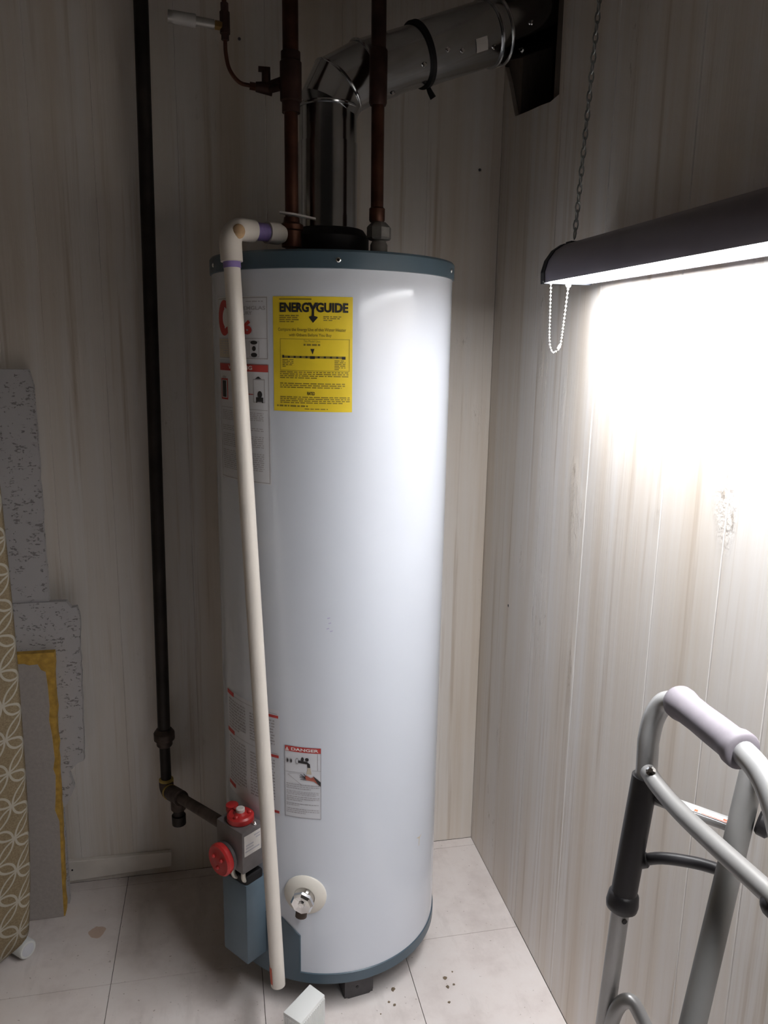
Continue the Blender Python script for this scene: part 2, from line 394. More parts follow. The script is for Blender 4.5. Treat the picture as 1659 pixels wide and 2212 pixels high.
# ---- printed labels wrapped round the jacket
def text_tris(body, bold=0.0, font=None):
    cu = bpy.data.curves.new('t', 'FONT'); cu.body = body; cu.size = 1; cu.offset = bold; cu.resolution_u = 3
    o = bpy.data.objects.new('t', cu); COL.objects.link(o)
    dg = bpy.context.evaluated_depsgraph_get(); me = bpy.data.meshes.new_from_object(o.evaluated_get(dg))
    vs = [(v.co.x, v.co.y) for v in me.vertices]; fs = [tuple(p.vertices) for p in me.polygons]
    bpy.data.objects.remove(o); bpy.data.curves.remove(cu); bpy.data.meshes.remove(me)
    x0 = min(v[0] for v in vs); x1 = max(v[0] for v in vs); y0 = min(v[1] for v in vs); y1 = max(v[1] for v in vs)
    return [((x-x0)/(x1-x0), (y-y0)/(y1-y0)) for x, y in vs], fs
class Sheet:
    """flat print given in fractions (x right, y down) of a sheet wrapped on the tank"""
    def __init__(s, name, a0, a1, ztop, zbot, mat, thick=.0006, label=None):
        s.a0, s.a1, s.zt, s.zb = a0, a1, ztop, zbot; s.layers = {}
        bm = B(); patch(bm, [(a0, zbot), (a1, zbot), (a1, ztop), (a0, ztop)], TR+thick, max(8, int((a1-a0)/1.5)))
        s.o = build(name, bm, mat, heater, True, recalc=False)
        if label: s.o['label'] = label
        s.r = TR+thick
    def P(s, x, y, lift): return cyl(s.a0+(s.a1-s.a0)*x, s.zt+(s.zb-s.zt)*y, s.r+lift)
    def L(s, name, mat):
        if name in ('fine_print', 'border', 'wording', 'title', 'scale_bar', 'rule', 'basin', 'tap', 'hand', 'emblem'): k = name
        else: s.n = getattr(s, 'n', 0)+1; k = name+'#'+str(s.n)     # a print piece of its own
        return s.layers.setdefault((k, mat.name), (B(), mat))[0]
    def rect(s, name, mat, x0, y0, x1, y1, lift=.0004, skew=0.0):
        bm = s.L(name, mat); n = max(1, int(abs(x1-x0)*abs(s.a1-s.a0)/2.5)); prev = None
        for i in range(n+1):
            x = x0+(x1-x0)*i/n; sh = skew*(x-x0)
            cur = (bm.verts.new(s.P(x, y1+sh, lift)), bm.verts.new(s.P(x, y0+sh, lift)))
            if prev: bm.faces.new((prev[0], cur[0], cur[1], prev[1]))
            prev = cur
    def frame(s, name, mat, x0, y0, x1, y1, w=.006):
        h = w*abs((s.a1-s.a0)*PI/180*TR/(s.zt-s.zb))
        s.rect(name, mat, x0, y0, x1, y0+h); s.rect(name, mat, x0, y1-h, x1, y1)
        s.rect(name, mat, x0, y0, x0+w, y1); s.rect(name, mat, x1-w, y0, x1, y1)
    def poly(s, name, mat, pts, lift=.0006):
        bm = s.L(name, mat); bm.faces.new([bm.verts.new(s.P(x, y, lift)) for x, y in reversed(pts)])
    def ell(s, name, mat, cx, cy, rx, ry, lift=.0006, n=24):
        s.poly(name, mat, [(cx+rx*math.cos(2*PI*k/n), cy+ry*math.sin(2*PI*k/n)) for k in range(n)], lift)
    def text(s, name, mat, body, x0, y0, x1, y1, bold=0.0, lift=.0007):
        bm = s.L(name, mat); vs, fs = text_tris(body, bold)
        vv = [bm.verts.new(s.P(x0+(x1-x0)*x, y1+(y0-y1)*y, lift)) for x, y in vs]
        for f in fs:
            try: bm.faces.new([vv[i] for i in f])
            except ValueError: pass
    def lines(s, name, mat, x0, y0, x1, y1, n, last=.6, fill=.55):
        """rows of word-like dashes, for print too small to read"""
        st = (y1-y0)/n
        for k in range(n):
            x = x0; end = x1 if k < n-1 else x0+(x1-x0)*last
            while x < end:
                w = random.uniform(.02, .09); e = min(x+w, end)
                if e-x > .008: s.rect(name, mat, x, y0+k*st, e, y0+k*st+st*fill)
                x = e+.014
    def done(s):
        for (nm, _), (bm, mat) in s.layers.items():
            build(nm.split('#')[0], bm, mat, s.o, False, recalc=False)['kind'] = 'part' if '#' in nm else 'stuff'
        for ch in s.o.children:
            if ch.get('kind') == 'part': del ch['kind']

E_ = Sheet('energy_label', -124.1, -89.9, 1.3615, 1.177, M_YELLOW, label='yellow energy label with black heading')
K, Y_ = M_INK, M_YINK
E_.text('heading', K, 'ENERG', .095, .052, .468, .135, .042); E_.text('heading', K, 'GUIDE', .555, .052, .945, .135, .042)
E_.poly('heading', K, [(.455, .052), (.495, .052), (.518, .085), (.541, .052), (.58, .052), (.532, .112), (.532, .172), (.504, .172), (.504, .112)])
E_.poly('heading', K, [(.47, .172), (.504, .165), (.532, .165), (.572, .172), (.575, .180), (.518, .224), (.47, .180)])
E_.rect('fine_print', Y_, .09, .018, .50, .029)
E_.lines('fine_print', Y_, .09, .160, .34, .228, 4, .75, .5); E_.lines('fine_print', Y_, .645, .166, .86, .212, 3, .5, .55)
E_.text('wording', Y_, 'Compare the Energy Use of this Water Heater', .07, .268, .92, .305, .01)
E_.text('wording', Y_, 'with Others Before You Buy', .215, .315, .745, .350, .01)
E_.frame('border', Y_, .095, .362, .965, .640, .005)
E_.text('wording', Y_, 'This Model Uses', .40, .372, .605, .392); E_.lines('fine_print', Y_, .40, .405, .605, .428, 1, 1, .7)
E_.poly('heading', K, [(.485, .448), (.535, .448), (.513, .497)])
E_.rect('scale_bar', Y_, .125, .510, .915, .530); E_.rect('scale_bar', K, .125, .504, .15, .528, .0009); E_.rect('scale_bar', K, .87, .512, .915, .536, .0009); E_.rect('scale_bar', K, .48, .510, .54, .534, .0009)
for i in range(9): E_.rect('scale_bar', K, .2+i*.075, .512, .225+i*.075, .528, .0009)
E_.lines('fine_print', Y_, .125, .540, .27, .615, 5, .3, .5); E_.lines('fine_print', Y_, .78, .545, .915, .635, 6, .4, .5)
E_.lines('fine_print', Y_, .09, .648, .955, .715, 4, .55, .5); E_.lines('fine_print', Y_, .09, .748, .91, .800, 3, .95, .5)
E_.text('wording', K, 'RATED', .445, .824, .54, .853, .03)
E_.lines('fine_print', Y_, .09, .868, .97, .935, 4, .9, .5); E_.lines('fine_print', Y_, .045, .945, .45, .965, 1, 1, .7); E_.lines('fine_print', Y_, .41, .972, .70, .982, 1, 1, .8)
E_.done()

U_ = Sheet('rating_label', -162, -126.3, 1.3625, 1.259, M_LABEL, label='white rating label with red oval')
G_ = M_GREYINK
U_.frame('border', G_, .02, .015, .985, .985, .012); U_.rect('border', G_, .02, .655, .98, .665)
U_.ell('red_oval', M_REDPRINT, .20, .33, .17, .29); U_.ell('red_oval', M_WHITEINK, .25, .33, .09, .15, .0008)
U_.text('wording', G_, 'RHEEMGLAS', .45, .155, .96, .215, .02); U_.text('wording', G_, 'FURY', .57, .235, .76, .29, .02)
U_.text('red_numeral', M_REDPRINT, '6', .60, .37, .75, .60, .05)
U_.rect('tan_panel', M_TAN, .03, .67, .62, .97); U_.lines('fine_print', G_, .08, .70, .34, .93, 6, .8, .5); U_.lines('fine_print', G_, .66, .075, .93, .10, 1, 1, .6)
U_.ell('emblem', K, .78, .725, .055, .03); U_.ell('emblem', K, .78, .82, .03, .04); U_.ell('emblem', K, .78, .92, .05, .035); U_.frame('emblem', G_, .70, .70, .86, .955, .008)
U_.done()
W_ = Sheet('warning_sheet', -162, -125.9, 1.252, 1.049, M_LABEL, label='long white warning sheet with red title bar')
W_.frame('border', G_, .02, .0, .985, .99, .010)
W_.rect('title_bar', M_REDPRINT, .02, .0, .985, .062); W_.text('title', M_WHITEINK, 'WARNING', .28, .014, .74, .048, .03, .0010)
W_.frame('pictogram', M_REDPRINT, .06, .13, .25, .31, .02); W_.rect('pictogram', K, .10, .15, .20, .29); W_.ell('pictogram', G_, .155, .12, .06, .012)
W_.ell('pictogram', K, .59, .15, .045, .04); W_.rect('pictogram', K, .55, .17, .59, .22)
W_.rect('red_flame', M_ORANGE, .55, .22, .62, .30); W_.rect('red_flame', M_REDPRINT, .62, .245, .76, .252)
W_.frame('pictogram', G_, .745, .12, .925, .315, .012); W_.poly('pictogram', K, [(.78, .118), (.83, .098), (.88, .118)]); W_.ell('pictogram', K, .85, .245, .035, .028); W_.rect('pictogram', K, .79, .27, .90, .315)
W_.rect('border', G_, .06, .372, .96, .377)
for (a, b, n) in ((.40, .49, 6), (.53, .58, 3), (.60, .72, 7), (.745, .92, 10)): W_.lines('fine_print', G_, .08, a, .90, b, n, .7, .4)
W_.done()
I_ = Sheet('instruction_sheet', -163, -123.4, .634, .420, M_LABEL, label='white instruction sheet with short red bars')
for y in (.03, .40, .93): I_.rect('red_bar', M_REDPRINT, .0, y-.02, .20, y+.02, skew=.0); I_.rect('red_bar', M_REDPRINT, .72, y+.02, .985, y+.045)
I_.rect('rule', G_, .20, .035, .97, .040); I_.rect('rule', G_, .20, .405, .97, .410)
for (a, b, n) in ((.08, .37, 10), (.45, .90, 15)):
    I_.lines('fine_print', G_, .05, a, .46, b, n, .7, .5); I_.lines('fine_print', G_, .54, a+.02, .93, b, n, .7, .5)
I_.done()
D_ = Sheet('danger_label', -120.8, -103.0, .569, .4255, M_LABEL, label='white scald warning label headed with red danger bar')
D_.frame('border', G_, .0, .0, 1.0, 1.0, .012)
D_.rect('title_bar', M_REDPRINT, .0, .0, 1.0, .075); D_.text('title', M_WHITEINK, 'DANGER', .19, .017, .93, .058, .03, .0010)
D_.poly('title', M_WHITEINK, [(.02, .066), (.075, .014), (.13, .066)], .0010); D_.poly('title', M_REDPRINT, [(.067, .055), (.075, .03), (.083, .055)], .0012)
for x in (.075, .175): D_.ell('tap', M_GREYINK, x, .205, .045, .035); D_.ell('tap', K, x+.01, .205, .022, .024, .0009)
D_.ell('tap', G_, .35, .20, .05, .045); D_.ell('tap', M_LABEL, .355, .20, .03, .03, .0008)
D_.poly('tap', K, [(.38, .185), (.62, .195), (.70, .225), (.71, .275), (.635, .275), (.62, .23), (.38, .22)], .0010)
D_.ell('tap', K, .50, .165, .04, .028, .0010); D_.ell('tap', K, .62, .165, .05, .024, .0010); D_.rect('tap', K, .47, .17, .53, .20, .0010)
D_.poly('water_stream', M_TAN, [(.64, .28), (.71, .28), (.745, .37), (.60, .37)], .0005)
D_.poly('hand', M_PINKINK, [(.56, .40), (.60, .385), (.72, .42), (.80, .40), (.985, .475), (.985, .53), (.80, .465), (.60, .455), (.58, .43)], .0008)
D_.poly('hand', K, [(.78, .385), (.985, .470), (.985, .535), (.90, .49)], .0010)
for q in ([(.58, .41), (.44, .375), (.44, .382), (.57, .42)], [(.58, .42), (.42, .395), (.42, .402), (.58, .43)], [(.59, .43), (.42, .418), (.42, .424), (.59, .44)], [(.60, .445), (.44, .445), (.44, .451), (.60, .455)], [(.60, .395), (.53, .36), (.52, .366), (.59, .405)]): D_.poly('hand', K, q, .0010)
D_.rect('basin', G_, .0, .365, .56, .370, skew=-.03); D_.rect('basin', G_, .75, .315, 1, .320); D_.rect('basin', G_, .90, .08, .915, .31)
D_.poly('basin', G_, [(.08, .40), (.09, .395), (.50, .535), (.49, .54)]); D_.rect('basin', G_, .50, .535, .95, .539); D_.rect('basin', G_, .10, .383, .50, .387, skew=-.03)
for (a, b, n, l) in ((.525, .61, 3, .75), (.625, .69, 3, .9), (.70, .78, 3, .5), (.80, .85, 2, .4), (.875, .955, 3, .6)): D_.lines('fine_print', G_, .04, a, .95, b, n, l, .42)
D_.done()

# ---- small marks of wear on the jacket
SC = Sheet('scuff_mark', -50.0, -43.0, .331, .305, M_ENAMEL, .0001); SC.n = 0
SC.poly('brown_scratch', M_TAN, [(.12, .10), (.55, .18), (.90, .12), (.60, .30), (.52, .95), (.46, .95), (.50, .32)], .0002); SC.done()
PS = Sheet('pen_mark', -101.0, -97.5, .822, .785, M_ENAMEL, .0001); PS.n = 0
for a in ((.2, .1), (.35, .35), (.1, .62), (.55, .75)): PS.poly('purple_pen_stroke', M_PURPLEF, [(a[0], a[1]), (a[0]+.35, a[1]-.03), (a[0]+.36, a[1]+.02), (a[0]+.02, a[1]+.05)], .0002)
PS.done()
# ---- drain valve
az = -111.0; dr = V((math.cos(math.radians(az)), math.sin(math.radians(az)), 0)); dp = cyl(az, .2635)
bm = B(); lathe(bm, [(.041, -.006), (.041, .001), (.039, .0035), (.024, .0085), (.021, .0088), (.019, .006), (.012, .006)], dp, dr, 40); dv = build('drain_escutcheon', bm, M_CREAM, heater, True)
hd = (dr + V((-.10, 0, -.10))).normalized(); hc = dp + dr*.032 + V((.004, 0, .009))
bm = B(); lathe(bm, [(.006, -.03), (.007, -.005), (.018, -.005), (.0222, 0), (.0222, .006), (.0188, .0105), (.007, .008), (.0055, .0105), (.001, .011)], hc, hd, 8); build('drain_handle', bm, M_CHROME, dv)
bm = B(); tube(bm, [dp+dr*.004+V((0, 0, -.01)), dp+dr*.014+V((-.002, 0, -.014)), dp+dr*.016+V((-.004, 0, -.034))], [.0115, .0115, .011], 14); build('drain_outlet', bm, M_RUSTPIPE, dv, True)

# ---- gas control valve and burner cover on the lower left
AZ = -142.0; er = V((math.cos(math.radians(AZ)), math.sin(math.radians(AZ)), 0)); et = V((-er.y, er.x, 0))   # et points to the front right
def loc(t, r, z): return V((TX, TY, 0)) + er*(TR+r) + et*t + V((0, 0, z))
def lbox(bm, t0, t1, r0, r1, z0, z1): 
    M = Matrix((et, er, V((0, 0, 1)))).transposed().to_4x4(); M.translation = V((TX, TY, 0)) + er*TR
    return box(bm, (t0, r0, z0), (t1, r1, z1), M)
bm = B(); lbox(bm, -.036, .040, .004, .056, .316, .402); bevel(bm, .003, 2); gv = build('gas_valve', bm, M_GREYBODY, heater, True)
bm = B(); lbox(bm, -.012, .014, -.006, .006, .335, .375); build('valve_shank', bm, M_STEEL, gv)
bm = B(); lbox(bm, .0402, .0408, .012, .052, .352, .394); st = build('valve_sticker', bm, M_PAPER, gv)
for (z, a, b) in ((.386, .014, .028), (.380, .014, .024), (.372, .030, .048), (.366, .030, .048), (.360, .016, .050)):
    bm = B(); lbox(bm, .0408, .0410, a, b, z, z+.003)
    build('sticker_print', bm, M_GREYINK, gv)
bm = B(); c = loc(-.004, .056, .338); lathe(bm, [(.027, 0), (.0285, .001), (.0285, .007), (.026, .0085), (.002, .009)], c, er, 36)
dial = build('temperature_dial', bm, M_GREYBODY, gv, True)
bm = B(); lathe(bm, [(.030, 0), (.0312, .003), (.0312, .010), (.028, .0135), (.020, .0125), (.010, .0145), (.001, .0145)], c+er*.0092, er, 36); build('red_dial_cap', bm, M_RED, gv, True)
for k in range(3):
    a = 2*PI*k/3+.5; bm = B(); sphere(bm, c + er*.0245 + (et*math.cos(a)+V((0, 0, 1))*math.sin(a))*.013, .004, 8, 6); build('dial_bump', bm, M_RED, gv, True)
kc = loc(.002, .028, .402)
bm = B(); lathe(bm, [(.024, 0), (.0255, .002), (.0255, .011), (.022, .014), (.013, .014), (.010, .018)], kc, seg=28); build('pilot_knob', bm, M_RED, gv, True)
bm = B(); lathe(bm, [(.0085, .0145), (.0085, .024), (.007, .0255)], kc, seg=18); build('knob_button', bm, M_PAPER, gv, True)
for k in range(3):
    a = k*2.1; bm = B(); sphere(bm, kc + V((.017*math.cos(a), .017*math.sin(a), .015)), .0055, 8, 6, (1, 1, .8)); build('knob_lug', bm, M_RED, gv, True)
bm = B(); lathe(bm, [(.010, 0), (.012, .004), (.012, .016), (.009, .018)], loc(-.030, .022, .402), seg=16); build('red_button', bm, M_RED, gv, True)
bm = B(); lathe(bm, [(.0045, 0), (.0045, .004), (.002, .006)], loc(.033, .020, .402), seg=10); build('screw', bm, M_CHROME, gv, True)
for t0 in (.004, .030):
    P = [loc(t0, .047, .318), loc(t0, .047, .300), loc(t0-.002, .040, .291), loc(t0-.006, .026, .288), loc(t0-.008, .012, .290)] if t0 > .01 else [loc(t0, .050, .318), loc(t0, .051, .302), loc(t0+.001, .046, .292), loc(t0+.002, .034, .286)]
    bm = B(); tube(bm, curve_pts(P, 5), .0042, 10); build('gas_tube', bm, M_CREAMTUBE, gv, True)
bm = B(); lbox(bm, -.030, .034, .002, .044, .276, .300); bevel(bm, .004, 2); build('burner_manifold', bm, M_BLACK, gv)
bm = B()   # folded blue cover, mitred at the lower edge
M = Matrix((et, er, V((0, 0, 1)))).transposed().to_4x4(); M.translation = V((TX, TY, 0)) + er*TR
pts = [(-.036, .112), (.036, .112), (.036, .284), (-.036, .284)]
prism(bm, [M @ V((t, -.004, z)) for t, z in pts], M.to_3x3() @ V((0, .050, 0))); bevel(bm, .003, 2)
build('burner_cover', bm, M_BLUELT, heater, True)

# ------------------------------------------------------------------ relief valve and its discharge pipe
tp = V((-.502, -.374, 0)); zt = ZT+.027
rv = thing('relief_valve', 'brown brass relief valve with pale lever on top of the water heater', 'valve', (tp.x, tp.y, zt))
bm = B(); lathe(bm, [(.011, zt), (.011, zt+.012), (.017, zt+.012), (.017, zt+.038), (.020, zt+.040), (.020, zt+.048), (.014, zt+.052), (.013, zt+.060), (.006, zt+.062)], (tp.x, tp.y, 0), seg=20); build('body', bm, M_COPPER, rv, True)
bm = B(); prism(bm, [(tp.x-.020, tp.y-.006, zt+.066), (tp.x+.002, tp.y-.008, zt+.064), (tp.x+.040, tp.y-.008, zt+.058), (tp.x+.042, tp.y+.004, zt+.058), (tp.x+.002, tp.y+.008, zt+.064), (tp.x-.020, tp.y+.006, zt+.066)], (0, 0, .003)); build('lever', bm, M_PAPER, rv)
ztop = 1.466
E0 = V((-.607, -.440, ztop)); I0 = V((-.518, -.384, ztop+.001)); D0 = V((-.552, -.528, .118))
dp_ = thing('discharge_pipe', 'cream plastic discharge pipe leaning down the front of the white water heater', 'pipe', (D0.x, D0.y, 0))
dn = (D0-E0).normalized(); hz = (I0-E0).normalized()
bm = B(); tube(bm, [E0+dn*.03, D0-dn*.0, ], .01335, 24); tube(bm, [D0-dn*.001, D0-dn*.0005], .0105, 16)
build('down_pipe', bm, M_PVC, dp_, True)
bm = B(); el = [E0+dn*.052, E0+dn*.028]
for k in range(7):
    a = k/6*PI/2; el.append(E0 + dn*(.024*(1-math.sin(a))) + hz*(.024*(1-math.cos(a))))
el += [E0+hz*.030, E0+hz*.046]
tube(bm, el, .0178, 24); build('elbow', bm, M_PVC, dp_, True)
bm = B(); sphere(bm, E0+V((.014, -.0125, -.006)), .0115, 14, 10, (.9, .5, 1.0)); build('cement_stain', bm, M_PVCST, dp_, True)
bm = B(); tube(bm, [E0+hz*.044, I0-hz*.004], .0134, 24); build('side_pipe', bm, M_PVC, dp_, True)
bm = B(); tube(bm, [E0+hz*.0465, E0+hz*.072], .0142, 24); build('primer_band', bm, M_PURPLE, dp_, True)
bm = B(); tube(bm, [E0+dn*.0525, E0+dn*.062], .0142, 24); build('primer_band', bm, M_PURPLE, dp_, True)
bm = B(); tube(bm, [E0+hz*.072, I0-hz*.010, I0+hz*.001], [.0176, .0176, .0130], 24); build('adapter', bm, M_PVC, dp_, True)
bm = B(); n1, n2 = frame_from(dn); v0 = None
for k in range(9):
    a = math.radians(150 + k*9); d_ = V((math.cos(a), math.sin(a), 0)); d_ = (d_-dn*d_.dot(dn)).normalized()*.0139
    cur = (bm.verts.new(D0-dn*.042+d_), bm.verts.new(D0-dn*.008+d_))
    if v0: bm.faces.new((v0[0], cur[0], cur[1], v0[1]))
    v0 = cur
build('red_tag', bm, M_ORANGE, dp_)

# ------------------------------------------------------------------ vent duct
vd = thing('vent_duct', 'galvanised metal flue duct rising from the heater and turning into the wall opening', 'duct', (HX, HY, 1.49))
P1, P2, P3, P4 = V((HX, HY, 1.700)), V((-.408, -.267, 1.737)), V((-.358, -.258, 1.768)), V((.10, -.170, 1.958))
ax = (P4-P3).normalized(); J1 = P3 + ax*.115; J2 = P3 + ax*.275
bm = B(); tube(bm, [(HX, HY, 1.4938), (HX, HY, 1.640)], .0535, 48); build('lower_section', bm, M_ZINC, vd, True)
bm = B(); tube(bm, [(HX, HY, 1.632), P1], .0520, 48); build('upper_section', bm, M_ZINC, vd, True)
bm = B(); tube(bm, [P1, P2, P3, P3+ax*.05], .0535, 48); build('elbow', bm, M_ZINC, vd, True, 8)
def bead(P, d, r, name, mat=M_ZINC, w=.004):
    bm = B(); n, b = frame_from(V(d)); pts = [V(P) + (n*math.cos(2*PI*k/40)+b*math.sin(2*PI*k/40))*r for k in range(41)]
    tube(bm, pts, w, 8, False); return build(name, bm, mat, vd, True)
bead(P1, (0, 0, 1), .0535, 'seam_bead', w=.0032); bead(P2, (P3-P1), .0545, 'seam_bead', w=.0028); bead(P3, (ax+(P3-P2).normalized()), .0545, 'seam_bead', w=.0028)
bm = B(); tube(bm, [P3+ax*.045, J1+ax*.01], .0520, 48); build('run_section', bm, M_ZINC, vd, True)
bm = B(); tube(bm, [J1, J1+ax*.004, J2, J2+ax*.004], [.0545, .0555, .0565, .0565], 48); build('run_section', bm, M_ZINC, vd, True)
bm = B(); tube(bm, [J2-ax*.012, J2+ax*.006, J2+ax*.010, P4], [.0585, .0600, .0585, .0585], 48); build('wall_section', bm, M_ZINC, vd, True)
bead(J2-ax*.008, ax, .0585, 'seam_bead', w=.003); bead(J2+ax*.012, ax, .0595, 'seam_bead', w=.003)
bm = B(); tube(bm, [J1-ax*.004, J1+ax*.004], .0575, 48)
dn_ = (V((0, 0, -1)) - ax*(-ax.z)).normalized(); sd = ax.cross(dn_)
tube(bm, [J1+dn_*.055, J1+dn_*.064+ax*.001, J1+dn_*.076+ax*.004], [.004, .005, .006], 10)
build('strap', bm, M_BLACK, vd, True)
for (s_, r_, a_) in ((.030, .0535, 25), (.095, .0525, 62), (.145, .0560, 75), (.175, .0562, 66), (.245, .0565, 55), (.315, .0590, 30), (.33, .0590, 75)):
    o_ = (dn_*math.cos(math.radians(a_)) + (sd if sd.y < 0 else -sd)*math.sin(math.radians(a_)))
    bm = B(); lathe(bm, [(.0045, 0), (.0045, .0015), (.003, .0035)], P3+ax*s_+o_*r_, o_, 10); build('screw', bm, M_CHROME, vd, True)
bm = B(); o_ = (dn_*math.cos(1.15) + (sd if sd.y < 0 else -sd)*math.sin(1.15)); tq = ax.cross(o_)
pr = None
for k in range(5):
    a = 0.95+.1*k; oo = (dn_*math.cos(a) + (sd if sd.y < 0 else -sd)*math.sin(a))*.0578
    cur = (bm.verts.new(P3+ax*.205+oo), bm.verts.new(P3+ax*.230+oo))
    if pr: bm.faces.new((pr[0], cur[0], cur[1], pr[1]))
    pr = cur
build('sticker', bm, M_PAPER, vd)

# ------------------------------------------------------------------ copper water pipes
hx, hy = -.497, -.325
hp = thing('hot_water_pipe', 'dark copper pipe left of the flue with a branch tee', 'pipe', (hx, hy, ZT+.027))
bm = B(); tube(bm, [(hx, hy, ZT+.027), (hx, hy, 1.71)], .0118, 20); tube(bm, [(hx, hy, 1.71), (hx-.001, hy+.002, Z1)], .0135, 20); build('riser', bm, M_COPPER, hp, True)
bm = B(); lathe(bm, [(.0155, 1.673), (.0155, 1.690), (.0185, 1.692), (.0185, 1.752), (.0165, 1.754), (.0165, 1.768)], (hx, hy, 0), seg=20); build('tee', bm, M_COPPERDK, hp, True)
cx, cy = -.3485, -.345
cp = thing('cold_water_pipe', 'brown copper pipe right of the flue joined by a grey union', 'pipe', (cx, cy, ZT+.027))
bm = B(); tube(bm, [(cx, cy, 1.515), (cx-.001, cy, 1.70)], .0112, 20); build('riser', bm, M_COPPER, cp, True)
bm = B(); tube(bm, [(cx-.001, cy, 1.775), (cx-.004, cy+.004, Z1)], .0128, 20); build('upper_riser', bm, M_COPPERDK, cp, True)
bm = B(); lathe(bm, [(.0135, 1.690), (.0155, 1.694), (.0155, 1.776), (.0135, 1.779)], (cx-.001, cy, 0), seg=20); build('coupling', bm, M_COPPERDK, cp, True)
bm = B(); lathe(bm, [(.0125, 1.500), (.0140, 1.503), (.0140, 1.522), (.0120, 1.524)], (cx, cy, 0), seg=20); build('solder_ferrule', bm, M_COPPER, cp, True)
bm = B(); lathe(bm, [(.0125, 1.468), (.020, 1.470), (.022, 1.473), (.022, 1.490), (.020, 1.493), (.0135, 1.499)], (cx+.004, cy, 0), seg=8); build('union_nut', bm, M_STEEL, cp)
bm = B(); lathe(bm, [(.013, ZT+.027), (.013, 1.448), (.0155, 1.449), (.0155, 1.461), (.012, 1.468)], (cx+.004, cy, 0), seg=20); build('nipple', bm, M_STEEL, cp, True)
# saddle valve branch, small tube and arrestor cartridge
sv = thing('branch_valve', 'small dark valve with thin copper tube left of the copper tee', 'valve', (-.545, -.30, 1.716))
bm = B(); tube(bm, [(hx-.017, hy, 1.722), (-.530, -.300, 1.722)], .0065, 12); tube(bm, [(hx-.017, hy, 1.713), (-.535, -.300, 1.713)], .0060, 12); tube(bm, [(-.527, -.30, 1.716), (-.555, -.30, 1.717)], [.012, .008], 14); build('body', bm, M_COPPERDK, sv, True)
bm = B(); tube(bm, [(-.537, -.30, 1.722), (-.537, -.30, 1.742)], .0075, 12); box(bm, (-.550, -.304, 1.742), (-.530, -.296, 1.749)); build('valve_key', bm, M_COPPERDK, sv)
bm = B(); tube(bm, [(-.553, -.30, 1.717), (-.565, -.30, 1.718)], .0065, 6); build('compression_nut', bm, M_COPPER, sv)
bm = B(); tube(bm, curve_pts([(-.562, -.30, 1.718), (-.582, -.30, 1.722), (-.598, -.30, 1.740), (-.604, -.30, 1.765), (-.6045, -.30, 1.788)], 7), .0034, 12); build('thin_tube', bm, M_COPPER, sv, True)
ar = thing('water_hammer_arrestor', 'pale horizontal cartridge with brass tip on thin copper tube upper left', 'arrestor', (-.6045, -.30, 1.81))
bm = B(); tube(bm, [(-.6045, -.30, 1.785), (-.6045, -.30, 1.795)], .0065, 6); tube(bm, [(-.6045, -.30, 1.795), (-.6045, -.30, 1.828)], .0085, 14); tube(bm, [(-.6045, -.30, 1.828), (-.6045, -.30, 1.842)], .0065, 6); build('tee', bm, M_COPPERDK, ar)
bm = B(); tube(bm, [(-.6050, -.30, 1.842), (-.607, -.30, Z1)], .0040, 12); build('thin_tube', bm, M_COPPER, ar, True)
A0 = V((-.613, -.301, 1.8065)); A1 = V((-.695, -.303, 1.8125)); ad = (A1-A0).normalized(); LL = (A1-A0).length
bm = B(); tube(bm, [A0-ad*.004, A0+ad*.008], .0075, 6); build('brass_tip', bm, M_BRASS, ar)
bm = B(); tube(bm, [A0+ad*.007, A0+ad*.040], .0055, 16); tube(bm, [A0+ad*.009, A0+ad*.039], .0075, 16); build('chrome_neck', bm, M_STEEL, ar, True)
bm = B(); tube(bm, [A0+ad*.039, A0+ad*.041, A0+ad*.048], [.0095, .0105, .0105], 18); build('collar', bm, M_DULL, ar, True)
bm = B(); tube(bm, [A0+ad*.048, A0+ad*.076], .0100, 18); build('wrapped_label', bm, M_DULL, ar, True)
bm = B(); tube(bm, [A0+ad*.076, A0+ad*.084, A0+ad*(LL+.002)], [.0095, .0095, .007], 18); build('end_cap', bm, M_STEEL, ar, True)

# ------------------------------------------------------------------ black gas pipe
gx_, gy_ = -.7565, -.06
gp = thing('gas_pipe', 'thin black iron gas pipe running down the back wall to the heater valve', 'pipe', (-.775, -.06, .2))
def gpx(z): return V((-.7565 - (1.922-z)*.01214, -.06, z))
bm = B(); tube(bm, [gpx(Z1), gpx(.405)], .0140, 18); build('riser', bm, M_BLACKPIPE, gp, True)
bm = B(); lathe(bm, [(.015, -.022), (.018, -.018), (.018, -.006), (.0235, -.004), (.0235, .012), (.018, .020), (.016, .022)], gpx(.395), (0, 0, 1), 16); build('union', bm, M_RUSTPIPE, gp, True, 25)
g1 = V((-.775, -.06, .285)); 
bm = B(); tube(bm, [gpx(.376), g1], .0120, 16); build('nipple', bm, M_BLACKPIPE, gp, True)
bm = B(); lathe(bm, [(.014, 0), (.0165, .002), (.0165, .010), (.013, .012)], g1+V((0, 0, -.006)), (0, 0, 1), 16); build('thread_seal', bm, M_YELLOWDOPE, gp, True)
VT = loc(-.036, .030, .372)                      # inlet on the left side of the gas valve
T0 = g1 + (VT-g1)*.34; 
gd = (VT-(g1+V((.01, -.01, -.03)))).normalized(); e1 = g1+V((.004, -.006, -.024))
bm = B(); tube(bm, curve_pts([g1+V((0, 0, 0)), g1+V((.000, -.001, -.014)), e1, e1+gd*.02], 5), [.0165]*16, 16); build('elbow', bm, M_RUSTPIPE, gp, True)
bm = B(); tube(bm, [e1+gd*.012, e1+gd*.020], .0178, 16); build('thread_seal', bm, M_YELLOWDOPE, gp, True)
tc = e1+gd*.075
